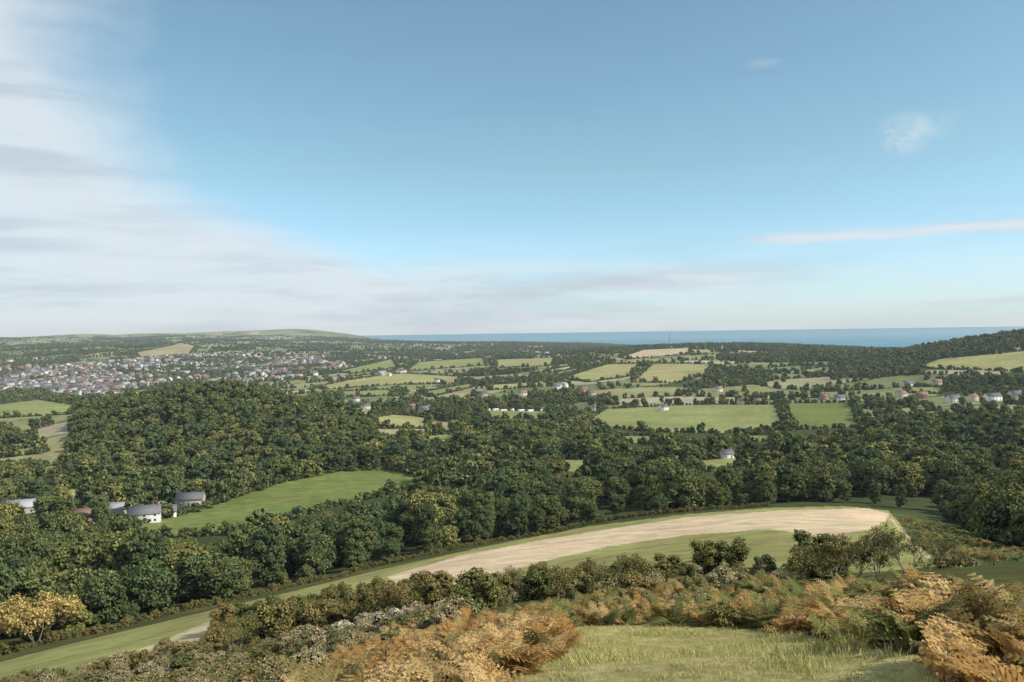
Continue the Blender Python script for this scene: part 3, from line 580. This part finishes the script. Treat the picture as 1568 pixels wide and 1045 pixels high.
# ------------------------------------------------------------ haze (real scattering air over the valley)
g=Geo(); boxg(g,-16000,16000,-2000,15000,-200,130,0); m,nt=newmat('sea_haze'); vs=N(nt,'ShaderNodeVolumeScatter'); vs.inputs['Color'].default_value=(.74,.87,1,1); vs.inputs['Density'].default_value=.00005; vs.inputs['Anisotropy'].default_value=.1
o=N(nt,'ShaderNodeOutputMaterial'); nt.links.new(vs.outputs[0],o.inputs['Volume']); link(bpy.data.objects.new('atmospheric_haze',g.mesh('atmospheric_haze',[m])))
# ------------------------------------------------------------ light
sd=Vector((0.82,-0.26,0.70)).normalized(); el=math.asin(sd.z); azs=math.atan2(sd.x,sd.y)
sun=bpy.data.lights.new('sun','SUN'); sun.energy=5.0; sun.angle=math.radians(.5); sun.color=(1,.94,.83); so=link(bpy.data.objects.new('sun',sun)); so.rotation_euler=sd.to_track_quat('Z','Y').to_euler()
w=bpy.data.worlds.new('World'); scene.world=w; w.use_nodes=True; nt=w.node_tree; nt.nodes.clear()
sk=N(nt,'ShaderNodeTexSky',sky_type='NISHITA'); sk.sun_disc=False; sk.sun_elevation=el; sk.sun_rotation=azs; sk.altitude=150; sk.air_density=1; sk.dust_density=.5; sk.ozone_density=1.2
tc=N(nt,'ShaderNodeTexCoord'); sp=N(nt,'ShaderNodeSeparateXYZ'); nt.links.new(tc.outputs['Generated'],sp.inputs[0]); sx,sy,sz=sp.outputs
az=mth(nt,'ARCTAN2',sx,sy); hv=mth(nt,'SQRT',mth(nt,'ADD',mth(nt,'MULTIPLY',sx,sx),mth(nt,'MULTIPLY',sy,sy))); ev=mth(nt,'ARCTAN2',sz,hv)
def cvec(ka,ke,o=0):
    c=N(nt,'ShaderNodeCombineXYZ'); nt.links.new(mth(nt,'MULTIPLY',az,ka),c.inputs[0]); nt.links.new(mth(nt,'MULTIPLY',ev,ke),c.inputs[1]); c.inputs[2].default_value=o; return c.outputs[0]
n1=noise(nt,cvec(3,6),1.2,7,.55); n2=noise(nt,cvec(6,40,3),1.0,7,.6); n3=noise(nt,cvec(14,24,5),1.5,6,.6); n4=noise(nt,cvec(3,22,8),1.3,6,.55)
A=lambda a,b:mth(nt,'ADD',a,b); Mu=lambda a,b:mth(nt,'MULTIPLY',a,b); Mx=lambda a,b:mth(nt,'MAXIMUM',a,b)
def gauss(v,c,s): d=mth(nt,'DIVIDE',mth(nt,'SUBTRACT',v,c),s); return mth(nt,'EXPONENT',Mu(Mu(d,d),-1))
edge=A(-.47,Mu(.85,mth(nt,'EXPONENT',Mu(ev,-12))))
t=A(mth(nt,'SUBTRACT',edge,az),Mu(mth(nt,'SUBTRACT',n1,.5),.30))
veil=Mu(mr(nt,t,-.07,.15,0,1,True),mr(nt,n3,.2,.6,.92,1))
band=Mu(Mu(gauss(ev,.052,.036),mr(nt,az,.20,.50,1,0,True)),mr(nt,A(n2,Mu(mth(nt,'SUBTRACT',n1,.5),.5)),.32,.54,.6,1,True))
hz=Mu(mr(nt,ev,0,.16,.5,.05,True),mr(nt,n2,.3,.7,.7,1))
stk=Mu(Mu(gauss(A(ev,Mu(mth(nt,'SUBTRACT',n3,.5),.010)),.105,.0068),mr(nt,az,.24,.34,0,1,True)),mr(nt,n2,.25,.55,.75,1))
st2=Mu(Mu(gauss(ev,.026,.003),mr(nt,az,.0,.2,0,.6,True)),mr(nt,n2,.35,.6,.1,1))
puf=Mu(Mu(gauss(A(az,Mu(mth(nt,'SUBTRACT',n3,.5),.12)),.462,.028),gauss(A(ev,Mu(mth(nt,'SUBTRACT',n3,.5),.05)),.214,.016)),mr(nt,n3,.30,.60,.3,.9,True))
wsp=Mu(Mu(gauss(az,.31,.02),gauss(ev,.305,.005)),.3)
cl=Mx(Mx(Mx(veil,band),Mx(stk,puf)),Mx(A(hz,st2),wsp)); cl=mth(nt,'MULTIPLY',cl,.95,clamp=True)
cc=N(nt,'ShaderNodeMix',data_type='RGBA'); cc.inputs[6].default_value=(3.75,4.3,4.8,1); cc.inputs[7].default_value=(4.9,5.4,5.8,1); nt.links.new(Mx(Mx(mr(nt,n4,.34,.58,0,1,True),stk),puf),cc.inputs[0])
tn=N(nt,'ShaderNodeMix',data_type='RGBA'); tn.inputs[6].default_value=(.76,1.02,1.34,1); tn.inputs[7].default_value=(.86,1.05,.96,1); nt.links.new(mr(nt,ev,0,.20,0,1),tn.inputs[0])
sc_=N(nt,'ShaderNodeVectorMath',operation='MULTIPLY'); nt.links.new(sk.outputs[0],sc_.inputs[0]); nt.links.new(tn.outputs[2],sc_.inputs[1])
mx=N(nt,'ShaderNodeMix',data_type='RGBA'); nt.links.new(cl,mx.inputs[0]); nt.links.new(sc_.outputs[0],mx.inputs[6]); nt.links.new(cc.outputs[2],mx.inputs[7])
bg=N(nt,'ShaderNodeBackground'); bg.inputs['Strength'].default_value=.15; nt.links.new(mx.outputs[2],bg.inputs[0]); ow=N(nt,'ShaderNodeOutputWorld'); nt.links.new(bg.outputs[0],ow.inputs[0])
